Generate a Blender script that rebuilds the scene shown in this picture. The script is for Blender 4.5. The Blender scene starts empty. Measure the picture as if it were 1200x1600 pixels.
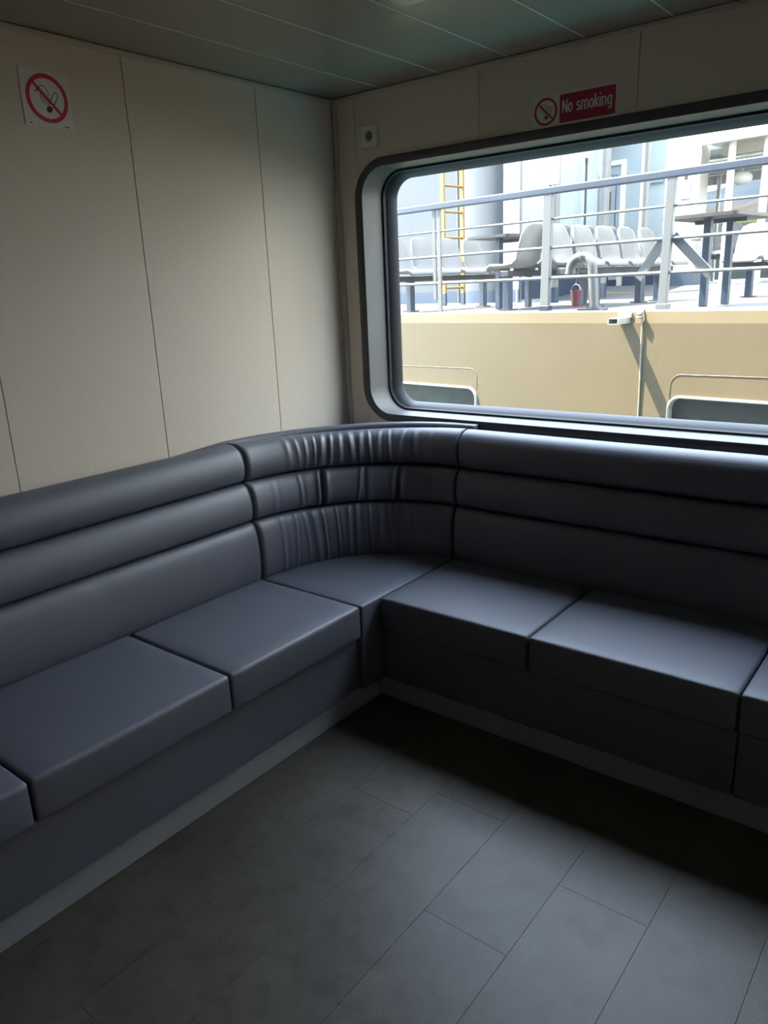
import bpy, bmesh, math, random
from mathutils import Vector, Matrix
random.seed(7)
S = bpy.context.scene
COL = S.collection
PI = math.pi

# ---------------------------------------------------------------- camera
cam_d = bpy.data.cameras.new('camera')
cam = bpy.data.objects.new('camera', cam_d)
COL.objects.link(cam)
S.camera = cam
cam_d.sensor_fit = 'HORIZONTAL'
cam_d.sensor_width = 36.0
cam_d.lens = 36.0 * 1191.8 / 1200.0
cam_d.clip_start = 0.02
cam_d.clip_end = 6000
_r = Vector((0.78665580, 0.61605662, -0.04058192))
_d = Vector((0.14201367, -0.24452545, -0.95918686))
_f = Vector((-0.60083672, 0.74878672, -0.27984582))
_m = Matrix((( _r.x, -_d.x, -_f.x, 2.26995),
             ( _r.y, -_d.y, -_f.y, -2.59721),
             ( _r.z, -_d.z, -_f.z, 1.46451),
             (0, 0, 0, 1)))
cam.matrix_world = _m

# ---------------------------------------------------------------- light, sky, exposure
SUN_DIR = Vector((-0.551, -0.130, 1.0)).normalized()      # towards the sun
w = bpy.data.worlds.new('sky')
S.world = w
w.use_nodes = True
nt = w.node_tree
nt.nodes.clear()
sky = nt.nodes.new('ShaderNodeTexSky')
sky.sky_type = 'NISHITA'
sky.sun_disc = False
sky.sun_elevation = math.asin(SUN_DIR.z)
sky.sun_rotation = math.atan2(SUN_DIR.x, SUN_DIR.y)
sky.air_density = 1.0
sky.dust_density = 1.0
sky.ozone_density = 1.0
bg = nt.nodes.new('ShaderNodeBackground')
bg.inputs['Strength'].default_value = 1.2
haze = nt.nodes.new('ShaderNodeBackground')        # even bright summer haze over the blue
haze.inputs['Color'].default_value = (0.80, 0.91, 1.0, 1)
haze.inputs['Strength'].default_value = 6.2
add = nt.nodes.new('ShaderNodeAddShader')
out = nt.nodes.new('ShaderNodeOutputWorld')
nt.links.new(sky.outputs[0], bg.inputs[0])
nt.links.new(bg.outputs[0], add.inputs[0])
nt.links.new(haze.outputs[0], add.inputs[1])
nt.links.new(add.outputs[0], out.inputs[0])

sun_d = bpy.data.lights.new('sun', 'SUN')
sun_d.energy = 46.0
sun_d.angle = math.radians(0.6)
sun_d.color = (1.0, 0.95, 0.86)
sun = bpy.data.objects.new('sun', sun_d)
COL.objects.link(sun)
sun.rotation_euler = SUN_DIR.to_track_quat('Z', 'Y').to_euler()
sun.location = (-6, 0, 12)

S.view_settings.view_transform = 'Standard'
S.view_settings.look = 'None'
S.view_settings.gamma = 1.0
S.view_settings.use_curve_mapping = False
S.view_settings.exposure = 0.35
try:
    S.cycles.max_bounces = 12
    S.cycles.diffuse_bounces = 8
    S.cycles.glossy_bounces = 4
    S.cycles.transparent_max_bounces = 12
    S.cycles.sample_clamp_indirect = 6.0
    S.cycles.use_denoising = True
    S.cycles.caustics_reflective = False
except Exception:
    pass

# ---------------------------------------------------------------- materials
def mat(name, col, rough=0.5, metal=0.0, spec=0.5, var=0.0, vscale=6.0, bump=0.0, bscale=200.0,
        stretch=(1, 1, 1), objvar=0.0, col2=None, detail=5.0, coat=0.0):
    m = bpy.data.materials.new(name)
    m.use_nodes = True
    t = m.node_tree
    b = t.nodes['Principled BSDF']
    b.inputs['Roughness'].default_value = rough
    b.inputs['Metallic'].default_value = metal
    b.inputs['Specular IOR Level'].default_value = spec
    b.inputs['Coat Weight'].default_value = coat
    c = (col[0], col[1], col[2], 1)
    b.inputs['Base Color'].default_value = c
    m.diffuse_color = c
    tc = t.nodes.new('ShaderNodeTexCoord')
    mp = t.nodes.new('ShaderNodeMapping')
    mp.inputs['Scale'].default_value = stretch
    t.links.new(tc.outputs['Object'], mp.inputs['Vector'])
    last = None
    if var > 0 or col2:
        n = t.nodes.new('ShaderNodeTexNoise')
        n.inputs['Scale'].default_value = vscale
        n.inputs['Detail'].default_value = detail
        t.links.new(mp.outputs[0], n.inputs['Vector'])
        r = t.nodes.new('ShaderNodeValToRGB')
        r.color_ramp.elements[0].position = 0.3
        r.color_ramp.elements[1].position = 0.7
        a = col2 if col2 else tuple(x * (1 - var) for x in col)
        h = col if col2 else tuple(min(1, x * (1 + var)) for x in col)
        r.color_ramp.elements[0].color = (a[0], a[1], a[2], 1)
        r.color_ramp.elements[1].color = (h[0], h[1], h[2], 1)
        t.links.new(n.outputs[0], r.inputs[0])
        last = r.outputs[0]
    if objvar > 0:
        oi = t.nodes.new('ShaderNodeObjectInfo')
        mr = t.nodes.new('ShaderNodeMapRange')
        mr.inputs['To Min'].default_value = 1 - objvar
        mr.inputs['To Max'].default_value = 1 + objvar
        t.links.new(oi.outputs['Random'], mr.inputs['Value'])
        mx = t.nodes.new('ShaderNodeMix')
        mx.data_type = 'RGBA'
        mx.blend_type = 'MULTIPLY'
        mx.inputs['Factor'].default_value = 1.0
        if last:
            t.links.new(last, mx.inputs['A'])
        else:
            mx.inputs['A'].default_value = c
        t.links.new(mr.outputs[0], mx.inputs['B'])
        last = mx.outputs['Result']
    if last:
        t.links.new(last, b.inputs['Base Color'])
    if bump > 0:
        n2 = t.nodes.new('ShaderNodeTexNoise')
        n2.inputs['Scale'].default_value = bscale
        n2.inputs['Detail'].default_value = 3.0
        t.links.new(mp.outputs[0], n2.inputs['Vector'])
        bp = t.nodes.new('ShaderNodeBump')
        bp.inputs['Strength'].default_value = bump
        bp.inputs['Distance'].default_value = 0.002
        t.links.new(n2.outputs[0], bp.inputs['Height'])
        t.links.new(bp.outputs[0], b.inputs['Normal'])
    return m

M = {}
M['vinyl'] = mat('grey_blue_vinyl', (0.096, 0.102, 0.136), 0.54, spec=1.0, var=0.04, vscale=3, bump=0.12, bscale=420)
M['plinth'] = mat('pale_grey_laminate', (0.2900, 0.3100, 0.3450), 0.5, var=0.04, vscale=40, stretch=(1, 1, 8))
M['wall'] = mat('beige_wall_laminate', (0.71, 0.645, 0.55), 0.5, spec=0.4, var=0.03, vscale=90, bump=0.10, bscale=500)
M['rear_wall'] = mat('beige_wood_veneer', (0.7600, 0.6000, 0.4600), 0.5, var=0.2, vscale=8, stretch=(1, 1, 0.1))
M['wall_core'] = mat('dark_joint', (0.10, 0.09, 0.08), 0.8)
M['trim'] = mat('beige_trim', (0.56, 0.51, 0.44), 0.45)
M['ceiling'] = mat('dark_grey_ceiling_metal', (0.2900, 0.2800, 0.2250), 0.27, spec=0.7, var=0.05, vscale=2.0)
M['ceil_joint'] = mat('glint_pale_joint_strip', (0.50, 0.485, 0.42), 0.35)  # light caught on the joint edges, put into a pale base colour
M['tile'] = mat('grey_brown_floor_vinyl', (0.10, 0.088, 0.072), 0.42, spec=0.5, var=0.0, vscale=5.5, objvar=0.10,
                col2=(0.076, 0.066, 0.054), detail=9, bump=0.06, bscale=120)
def floor_grain(m):
    """world-anchored mottling: soft clouds, darker scuffs and small specks"""
    t = m.node_tree
    b = t.nodes['Principled BSDF']
    g = t.nodes.new('ShaderNodeNewGeometry')
    base = b.inputs['Base Color'].links[0].from_socket
    for sc_, lo, hi, p0, p1, sx_ in ((3.0, 0.82, 1.10, 0.35, 0.65, 1.0), (17.0, 0.74, 1.06, 0.30, 0.52, 1.0), (260.0, 0.80, 1.12, 0.35, 0.65, 0.5)):
        mp = t.nodes.new('ShaderNodeMapping')
        mp.inputs['Scale'].default_value = (1, sx_, 1)
        t.links.new(g.outputs['Position'], mp.inputs['Vector'])
        n = t.nodes.new('ShaderNodeTexNoise')
        n.inputs['Scale'].default_value = sc_
        n.inputs['Detail'].default_value = 6
        t.links.new(mp.outputs[0], n.inputs['Vector'])
        mr = t.nodes.new('ShaderNodeMapRange')
        mr.inputs['From Min'].default_value = p0
        mr.inputs['From Max'].default_value = p1
        mr.inputs['To Min'].default_value = lo
        mr.inputs['To Max'].default_value = hi
        t.links.new(n.outputs[0], mr.inputs['Value'])
        mx = t.nodes.new('ShaderNodeMix')
        mx.data_type = 'RGBA'
        mx.blend_type = 'MULTIPLY'
        mx.inputs['Factor'].default_value = 1.0
        t.links.new(base, mx.inputs['A'])
        t.links.new(mr.outputs[0], mx.inputs['B'])
        base = mx.outputs['Result']
        if sc_ == 17.0:
            rr = t.nodes.new('ShaderNodeMapRange')
            rr.inputs['To Min'].default_value = 0.36
            rr.inputs['To Max'].default_value = 0.50
            t.links.new(n.outputs[0], rr.inputs['Value'])
            t.links.new(rr.outputs[0], b.inputs['Roughness'])
    t.links.new(base, b.inputs['Base Color'])
floor_grain(M['tile'])
M['floor_base'] = mat('dark_floor_underlay', (0.05, 0.045, 0.04), 0.8)
M['frame_dark'] = mat('dark_grey_frame_metal', (0.055, 0.058, 0.066), 0.42, spec=0.5)
M['reveal'] = mat('satin_grey_reveal_metal', (0.14, 0.14, 0.132), 0.48, spec=0.35, metal=0.0, var=0.05, vscale=8)
M['gasket'] = mat('dark_rubber_gasket', (0.030, 0.032, 0.038), 0.5, spec=0.35)
M['plate'] = mat('white_plastic', (0.78, 0.78, 0.74), 0.4)
M['sign_white'] = mat('sign_white', (0.74, 0.74, 0.71), 0.45)
M['sign_red'] = mat('sign_red', (0.5600, 0.0200, 0.0350), 0.5)
M['sign_black'] = mat('sign_black', (0.02, 0.02, 0.022), 0.5)
M['sign_crimson'] = mat('sign_crimson', (0.42, 0.025, 0.07), 0.5)
M['lamp'] = mat('cream_lamp_diffuser', (0.80, 0.76, 0.60), 0.4)
M['steel'] = mat('steel', (0.4, 0.4, 0.4), 0.3, metal=1.0)
# outside
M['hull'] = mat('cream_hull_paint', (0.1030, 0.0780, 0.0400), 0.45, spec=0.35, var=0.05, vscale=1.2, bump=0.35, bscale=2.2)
M['hull_rim'] = mat('glint_cream_rim_paint', (0.3400, 0.3200, 0.2500), 0.4)  # pale cream, lightened further to carry sun glints on rims and bracket
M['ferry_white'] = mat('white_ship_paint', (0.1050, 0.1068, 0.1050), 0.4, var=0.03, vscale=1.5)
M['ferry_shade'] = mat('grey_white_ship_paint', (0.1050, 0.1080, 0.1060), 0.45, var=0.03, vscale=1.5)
M['recess'] = mat('skylit_white_ship_paint', (0.24, 0.285, 0.30), 0.5, var=0.03, vscale=1.5)  # white recess walls: blue skylight and its brightness put into the colour
M['canopy'] = mat('cream_white_canopy_paint', (0.5000, 0.4800, 0.4100), 0.5, var=0.05, vscale=1.5)
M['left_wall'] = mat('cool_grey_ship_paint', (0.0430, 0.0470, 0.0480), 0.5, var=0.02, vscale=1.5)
M['navy'] = mat('navy_blue_paint', (0.0095, 0.0215, 0.0440), 0.4, var=0.12, vscale=14)
M['rail_blue'] = mat('dusty_blue_rail_paint', (0.0300, 0.0410, 0.0620), 0.45, var=0.08, vscale=10)
M['deck'] = mat('grey_deck_paint', (0.0380, 0.0400, 0.0410), 0.6, var=0.1, vscale=2)
M['deck_yellow'] = mat('ochre_deck_stripe', (0.0850, 0.0580, 0.0200), 0.6, var=0.1, vscale=5)
M['ladder'] = mat('yellow_paint', (0.1500, 0.0850, 0.0080), 0.45)
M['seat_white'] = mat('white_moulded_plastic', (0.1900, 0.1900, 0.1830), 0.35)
M['table_brown'] = mat('weathered_brown_board', (0.0336, 0.0300, 0.0270), 0.6, var=0.2, vscale=12, stretch=(1, 6, 1))
M['dark_steel'] = mat('dark_grey_beam', (0.0258, 0.0276, 0.0300), 0.5)
M['bucket'] = mat('red_plastic', (0.1146, 0.0072, 0.0120), 0.4)
M['rope'] = mat('cream_rope', (0.2600, 0.2350, 0.1700), 0.8, bump=0.8, bscale=160)
M['chain'] = mat('dull_chain_metal', (0.0576, 0.0546, 0.0498), 0.5, metal=0.7)
M['rust'] = mat('rusty_white_paint', (0.0996, 0.0996, 0.0960), 0.5, vscale=5, col2=(0.095, 0.086, 0.073), detail=8)
M['pane_dark'] = mat('dusty_dark_pane', (0.030, 0.032, 0.022), 0.55, spec=0.2, var=0.25, vscale=9)
M['brightened_white'] = mat('brightened_white_paint', (0.78, 0.78, 0.75), 0.5)  # brighter than other ship whites: bounces sun, offsets shade under the canopy
M['own_hull'] = mat('white_grey_own_hull_paint', (0.22, 0.22, 0.21), 0.5)
M['sea'] = mat('sea_water', (0.02, 0.06, 0.07), 0.12, bump=0.6, bscale=1.5)
M['hill_far'] = mat('haze_blue_hill', (0.0190, 0.0235, 0.0285), 0.9, spec=0.0, var=0.15, vscale=0.01)  # distance haze put into the blue-grey base colour
M['hill_mid'] = mat('dry_hill', (0.0240, 0.0225, 0.0200), 0.9, spec=0.0, var=0.25, vscale=0.05)
M['hill_green'] = mat('green_scrub', (0.0220, 0.0240, 0.0070), 0.9, spec=0.0, var=0.35, vscale=0.12)
M['quay'] = mat('dark_quay_wall', (0.0100, 0.0125, 0.0110), 0.8, spec=0.0, var=0.15, vscale=0.3)
M['pale_blue'] = mat('pale_blue_notice', (0.162, 0.234, 0.297), 0.5)
M['board'] = mat('pale_notice_board', (0.294, 0.277, 0.277), 0.5)
M['board_mark'] = mat('greyed_red_print', (0.203, 0.162, 0.162), 0.6)
M['grey_mark'] = mat('faded_grey_print', (0.189, 0.207, 0.225), 0.6)

def plastic_mat(m):
    """thin moulded plastic lets some light through"""
    t = m.node_tree
    o = [n for n in t.nodes if n.type == 'OUTPUT_MATERIAL'][0]
    b = t.nodes['Principled BSDF']
    tl = t.nodes.new('ShaderNodeBsdfTranslucent')
    tl.inputs[0].default_value = tuple(min(1, c * 1.1) for c in b.inputs['Base Color'].default_value[:3]) + (1,)
    mx = t.nodes.new('ShaderNodeMixShader')
    mx.inputs[0].default_value = 0.45
    t.links.new(b.outputs[0], mx.inputs[1])
    t.links.new(tl.outputs[0], mx.inputs[2])
    t.links.new(mx.outputs[0], o.inputs[0])
plastic_mat(M['seat_white'])

def glass_mat():
    m = bpy.data.materials.new('window_glass')
    m.use_nodes = True
    t = m.node_tree
    t.nodes.clear()
    o = t.nodes.new('ShaderNodeOutputMaterial')
    tr = t.nodes.new('ShaderNodeBsdfTransparent')
    tr.inputs[0].default_value = (0.95, 0.965, 0.955, 1)
    gl = t.nodes.new('ShaderNodeBsdfGlossy')
    gl.inputs['Roughness'].default_value = 0.02
    lw = t.nodes.new('ShaderNodeLayerWeight')
    lw.inputs['Blend'].default_value = 0.5
    pw = t.nodes.new('ShaderNodeMath')
    pw.operation = 'POWER'
    pw.inputs[1].default_value = 5.0
    t.links.new(lw.outputs['Facing'], pw.inputs[0])
    fr = t.nodes.new('ShaderNodeMath')
    fr.operation = 'MULTIPLY_ADD'
    fr.inputs[1].default_value = 0.94
    fr.inputs[2].default_value = 0.05
    t.links.new(pw.outputs[0], fr.inputs[0])
    mx = t.nodes.new('ShaderNodeMixShader')
    t.links.new(fr.outputs[0], mx.inputs[0])
    t.links.new(tr.outputs[0], mx.inputs[1])
    t.links.new(gl.outputs[0], mx.inputs[2])
    # dust and salt on the pane
    df = t.nodes.new('ShaderNodeBsdfTranslucent')
    df.inputs[0].default_value = (0.85, 0.87, 0.88, 1)
    n = t.nodes.new('ShaderNodeTexNoise')
    n.inputs['Scale'].default_value = 5
    tc = t.nodes.new('ShaderNodeTexCoord')
    t.links.new(tc.outputs['Object'], n.inputs['Vector'])
    mr = t.nodes.new('ShaderNodeMapRange')
    mr.inputs['To Min'].default_value = 0.004
    mr.inputs['To Max'].default_value = 0.02
    t.links.new(n.outputs[0], mr.inputs['Value'])
    m2 = t.nodes.new('ShaderNodeMixShader')
    t.links.new(mr.outputs[0], m2.inputs[0])
    t.links.new(mx.outputs[0], m2.inputs[1])
    t.links.new(df.outputs[0], m2.inputs[2])
    t.links.new(m2.outputs[0], o.inputs[0])
    return m
M['glass'] = glass_mat()

# ---------------------------------------------------------------- mesh helpers
class MB:
    def __init__(self):
        self.v, self.f = [], []
    def add(self, vs, fs):
        o = len(self.v)
        self.v += [tuple(p) for p in vs]
        self.f += [tuple(i + o for i in q) for q in fs]
        return self
    def box(self, x0, y0, z0, x1, y1, z1):
        x0, x1 = min(x0, x1), max(x0, x1); y0, y1 = min(y0, y1), max(y0, y1); z0, z1 = min(z0, z1), max(z0, z1)
        v = [(x0, y0, z0), (x1, y0, z0), (x1, y1, z0), (x0, y1, z0), (x0, y0, z1), (x1, y0, z1), (x1, y1, z1), (x0, y1, z1)]
        return self.add(v, [(0, 3, 2, 1), (4, 5, 6, 7), (0, 1, 5, 4), (1, 2, 6, 5), (2, 3, 7, 6), (3, 0, 4, 7)])
    def bar(self, p, q, wx, wy=None, up=(0, 0, 1)):
        """rectangular bar from p to q"""
        wy = wy or wx
        p, q = Vector(p), Vector(q)
        d = (q - p).normalized()
        a = d.cross(Vector(up))
        if a.length < 1e-4:
            a = d.cross(Vector((0, 1, 0)))
        a.normalize()
        b = d.cross(a)
        vs = []
        for c in (p, q):
            for sx, sy in ((-1, -1), (1, -1), (1, 1), (-1, 1)):
                vs.append(c + a * sx * wx / 2 + b * sy * wy / 2)
        return self.add(vs, [(0, 3, 2, 1), (4, 5, 6, 7), (0, 1, 5, 4), (1, 2, 6, 5), (2, 3, 7, 6), (3, 0, 4, 7)])
    def tube(self, pts, r, n=10, cap=True):
        pts = [Vector(p) for p in pts]
        rs = r if isinstance(r, (list, tuple)) else [r] * len(pts)
        vs = []
        ref = None
        for i, p in enumerate(pts):
            d = (pts[min(i + 1, len(pts) - 1)] - pts[max(i - 1, 0)]).normalized()
            if ref is None:
                ref = d.orthogonal().normalized()
            a = (ref - d * ref.dot(d)).normalized()
            ref = a
            b = d.cross(a)
            for k in range(n):
                t = 2 * PI * k / n
                vs.append(p + (a * math.cos(t) + b * math.sin(t)) * rs[i])
        fs = []
        for i in range(len(pts) - 1):
            for k in range(n):
                fs.append((i * n + k, i * n + (k + 1) % n, (i + 1) * n + (k + 1) % n, (i + 1) * n + k))
        if cap:
            fs.append(tuple(reversed(range(n))))
            fs.append(tuple(range((len(pts) - 1) * n, len(pts) * n)))
        return self.add(vs, fs)
    def loft(self, rings, closed=True, caps=False):
        n = len(rings[0])
        vs = [p for r in rings for p in r]
        fs = []
        for i in range(len(rings) - 1):
            for k in range(n if closed else n - 1):
                k2 = (k + 1) % n
                fs.append((i * n + k, i * n + k2, (i + 1) * n + k2, (i + 1) * n + k))
        if caps:
            fs.append(tuple(reversed(range(n))))
            fs.append(tuple(range((len(rings) - 1) * n, len(rings) * n)))
        return self.add(vs, fs)
    def prism(self, outline, fn, t0, t1):
        """outline: 2D polygon; fn(a, b, t) -> 3D"""
        n = len(outline)
        vs = [fn(a, b, t0) for a, b in outline] + [fn(a, b, t1) for a, b in outline]
        fs = [tuple(range(n)), tuple(reversed(range(n, 2 * n)))]
        for k in range(n):
            fs.append((k, (k + 1) % n, n + (k + 1) % n, n + k))
        return self.add(vs, fs)
    def build(self, name, m, parent=None, smooth=False, bevel=0.0, segs=2, angle=35, **props):
        me = bpy.data.meshes.new(name)
        me.from_pydata(self.v, [], self.f)
        bm = bmesh.new()
        bm.from_mesh(me)
        big = [f for f in bm.faces if len(f.verts) > 4]
        if big:
            bmesh.ops.triangulate(bm, faces=big)
        bmesh.ops.recalc_face_normals(bm, faces=bm.faces)
        bm.to_mesh(me)
        bm.free()
        me.materials.append(m)
        o = bpy.data.objects.new(name, me)
        COL.objects.link(o)
        if smooth:
            me.shade_smooth()
            if smooth != 'all':
                me.set_sharp_from_angle(angle=math.radians(angle))
        if bevel > 0:
            bv = o.modifiers.new('bevel', 'BEVEL')
            bv.width = bevel
            bv.segments = segs
            bv.limit_method = 'ANGLE'
            bv.angle_limit = math.radians(40)
            me.shade_smooth()
            bv.harden_normals = True
        if parent is not None:
            o.parent = parent
        for k, v in props.items():
            o[k] = v
        return o

def empty(name, loc=(0, 0, 0), rz=0.0, **props):
    o = bpy.data.objects.new(name, None)
    COL.objects.link(o)
    o.location = loc
    o.rotation_euler = (0, 0, rz)
    o.empty_display_size = 0.1
    for k, v in props.items():
        o[k] = v
    return o

def thing(name, label, cat, loc=(0, 0, 0), rz=0.0, group=None):
    o = empty(name, loc, rz, label=label, category=cat)
    if group:
        o['group'] = group
    return o

def structure(name, loc=(0, 0, 0)):
    return empty(name, loc, 0, kind='structure')

def rrect(x0, x1, z0, z1, r, n=10):
    """closed rounded rectangle, counter-clockwise from the lower right corner"""
    pts = []
    for cx, cz, a0 in ((x1 - r, z0 + r, -90), (x1 - r, z1 - r, 0), (x0 + r, z1 - r, 90), (x0 + r, z0 + r, 180)):
        for k in range(n + 1):
            a = math.radians(a0 + 90 * k / n)
            pts.append((cx + r * math.cos(a), cz + r * math.sin(a)))
    return pts

def puff(x0, y0, z0, x1, y1, z1, r=0.014, crown=0.006, n=12, front=None, sag=None):
    """upholstered block: rounded edges, crowned top; front = ('x'|'y') the face that bulges a little"""
    mb = MB()
    def ticks(a, b):
        e = [a, a + r * 0.15, a + r * 0.45, a + r]
        m = [a + r + (b - a - 2 * r) * k / n for k in range(1, n)]
        return e + m + [b - r, b - r * 0.45, b - r * 0.15, b]
    X, Y, Z = ticks(x0, x1), ticks(y0, y1), ticks(z0, z1)
    idx = {}
    vs = []
    def P(i, j, k):
        if (i, j, k) in idx:
            return idx[(i, j, k)]
        p = Vector((X[i], Y[j], Z[k]))
        q = Vector((min(max(p.x, x0 + r), x1 - r), min(max(p.y, y0 + r), y1 - r), min(max(p.z, z0 + r), z1 - r)))
        dd = p - q
        if dd.length > 1e-9:
            p = q + dd.normalized() * r
        u = (p.x - x0) / (x1 - x0); v = (p.y - y0) / (y1 - y0); t = (p.z - z0) / (z1 - z0)
        u = min(max(u, 0), 1); v = min(max(v, 0), 1); t = min(max(t, 0), 1)
        if t > 0.5:
            p.z += crown * (math.sin(PI * u) * math.sin(PI * v)) ** 0.5 * (t - 0.5) * 2
        if front == 'x' and u > 0.5:
            p.x += 0.004 * (math.sin(PI * v) * math.sin(PI * t)) ** 0.6
        if front == 'y' and v < 0.5:
            p.y -= 0.004 * (math.sin(PI * u) * math.sin(PI * t)) ** 0.6
        if sag:
            p += sag(u, v, t)
        idx[(i, j, k)] = len(vs)
        vs.append(tuple(p))
        return idx[(i, j, k)]
    fs = []
    nx, ny, nz = len(X) - 1, len(Y) - 1, len(Z) - 1
    for i in range(nx):
        for j in range(ny):
            fs.append((P(i, j, 0), P(i, j + 1, 0), P(i + 1, j + 1, 0), P(i + 1, j, 0)))
            fs.append((P(i, j, nz), P(i + 1, j, nz), P(i + 1, j + 1, nz), P(i, j + 1, nz)))
        for k in range(nz):
            fs.append((P(i, 0, k), P(i + 1, 0, k), P(i + 1, 0, k + 1), P(i, 0, k + 1)))
            fs.append((P(i, ny, k), P(i, ny, k + 1), P(i + 1, ny, k + 1), P(i + 1, ny, k)))
    for j in range(ny):
        for k in range(nz):
            fs.append((P(0, j, k), P(0, j, k + 1), P(0, j + 1, k + 1), P(0, j + 1, k)))
            fs.append((P(nx, j, k), P(nx, j + 1, k), P(nx, j + 1, k + 1), P(nx, j, k + 1)))
    return mb.add(vs, fs)

H = 2.21            # ceiling height
RX, RY = 4.5, -4.8  # far right wall, rear wall behind the camera

# ================================================================ ROOM SHELL
floor = structure('floor')
MB().box(-0.05, RY, -0.06, RX, 0.05, -0.006).build('underlay', M['floor_base'], floor)
# vinyl planks laid along y, rows 0.2286 wide
row_w = 0.2286
xrow0 = 1.3615 - 6 * row_w
joint = {4: -1.105, 5: -1.90, 6: -1.373, 7: -1.108, 8: -1.66}
plank_mesh = {}
for r in range(0, 22):
    xa = xrow0 + r * row_w
    if xa > RX - 0.05:
        break
    j0 = joint.get(r, -1.1 - (r * 0.37) % 0.92)
    L = 0.92
    y = j0
    while y < -0.02:
        y += L
    while y > RY:
        ya, yb = max(y - L, RY), min(y, 0.0)
        if yb - ya > 0.02 and yb > -4.2 and xa < 4.4:
            key = round(yb - ya, 3)
            if key not in plank_mesh:
                o = MB().box(0.00025, 0.00025, -0.006, row_w - 0.00025, key - 0.00025, 0.0).build('tile', M['tile'], floor, bevel=0.0005, segs=1)
                plank_mesh[key] = o
            else:
                o = plank_mesh[key].copy()
                COL.objects.link(o)
            o.location = (xa, ya, random.uniform(-0.0004, 0.0))
        y -= L
MB().box(-0.05, RY, -0.006, RX, 0.05, -0.0035).build('far_floor_covering', M['tile'], floor)

ceil = structure('ceiling')
MB().box(-0.05, RY, H + 0.012, RX, 0.178, H + 0.08).build('ceiling_backing', M['wall_core'], ceil)
edges = [0.0] + [0.2643 + 0.2777 * k for k in range(0, 15)] + [RX]
for k in range(len(edges) - 1):
    a, b = edges[k], min(edges[k + 1], RX)
    MB().box(a + 0.0015, RY, H, b - 0.0015, 0.0, H + 0.01).build('ceiling_panel', M['ceiling'], ceil, bevel=0.0025, segs=2)
    if k:
        MB().box(a - 0.0034, RY, H - 0.0009, a + 0.0034, 0.0, H + 0.006).build('joint_strip', M['ceil_joint'], ceil)

wl = structure('wall_left')
MB().box(-0.08, RY, -0.05, -0.012, 0.17, H + 0.05).build('wall_backing', M['wall_core'], wl)
ys = [0.0, -0.4209, -0.9817, -1.5271] + [-1.5271 - 0.552 * k for k in range(1, 7)]
for a, b in zip(ys[:-1], ys[1:]):
    b = max(b, RY)
    MB().box(-0.012, b + 0.0012, 0, 0.0, a - 0.0012, H).build('wall_panel', M['wall'], wl, bevel=0.0012, segs=1)

# ---- window wall with rounded openings
WZ0, WZ1 = 0.928, 1.954       # hole in the wall panels
WINS = [(0.122, 2.02), (2.38, 4.20)]
HR = 0.13
wb = structure('wall_back')
def wall_piece(outline, name='wall_panel', m=None, y0=0.0, y1=0.012, parent=None, bev=0.001):
    return MB().prism(outline, lambda a, b, t: (a, t, b), y0, y1).build(name, m or M['wall'], parent or wb)
def hole_side(x0, z0, z1, r, n=10):
    """left edge of a rounded hole, from bottom to top: points from (x0+r, z0) to (x0+r, z1)"""
    p = []
    for k in range(n + 1):
        a = math.radians(270 - 90 * k / n)
        p.append((x0 + r + r * math.cos(a), z0 + r + r * math.sin(a)))
    for k in range(n + 1):
        a = math.radians(180 - 90 * k / n)
        p.append((x0 + r + r * math.cos(a), z1 - r + r * math.sin(a)))
    return p
g = 0.0012
seams = [0.0, 0.1205, 0.6976, 1.2740, 1.8500, 2.20, 3.02, 3.60, RX]
def mirror(p, xm):
    return [(2 * xm - x, z) for x, z in p]
for a, b in zip(seams[:-1], seams[1:]):
    a2, b2 = a + g, b - g
    win = [q for q in WINS if q[0] < b2 - 0.01 and q[1] > a2 + 0.01]
    if not win:
        MB().box(a2, 0, 0, b2, 0.012, H).build('wall_panel', M['wall'], wb, bevel=0.0012, segs=1)
        continue
    left = [q for q in win if a2 <= q[0] < b2]
    right = [q for q in win if a2 < q[1] <= b2]
    if left and not right:
        hs = hole_side(left[0][0], WZ0, WZ1, HR)
        wall_piece([(a2, 0), (b2, 0), (b2, WZ0)] + hs + [(b2, WZ1), (b2, H), (a2, H)])
    elif right and not left:
        hs = mirror(hole_side(0, WZ0, WZ1, HR), right[0][1] / 2)
        wall_piece([(b2, 0), (a2, 0), (a2, WZ0)] + hs + [(a2, WZ1), (a2, H), (b2, H)])
    else:
        MB().box(a2, 0, 0, b2, 0.012, WZ0).build('wall_panel', M['wall'], wb)
        MB().box(a2, 0, WZ1, b2, 0.012, H).build('wall_panel', M['wall'], wb)
# steel outer shell of the wall with the same openings, raised high to block sky from the ferry
sx = [-6.0, 1.3, 2.20, 3.4, RX + 6.0]
for i in range(4):
    a, b = sx[i], sx[i + 1]
    z0, z1, r = WZ0 - 0.01, WZ1 + 0.01, 0.12
    if i % 2 == 0:
        q = WINS[i // 2][0] - 0.01
        ol = [(a, -2.2), (b, -2.2), (b, z0)] + hole_side(q, z0, z1, r) + [(b, z1), (b, 6.8), (a, 6.8)]
    else:
        q = WINS[i // 2][1] + 0.01
        ol = [(b, -2.2), (a, -2.2), (a, z0)] + mirror(hole_side(0, z0, z1, r), q / 2) + [(a, z1), (a, 6.8), (b, 6.8)]
    wall_piece(ol, 'raised_outer_plate', M['own_hull'], 0.180, 0.190)

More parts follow.
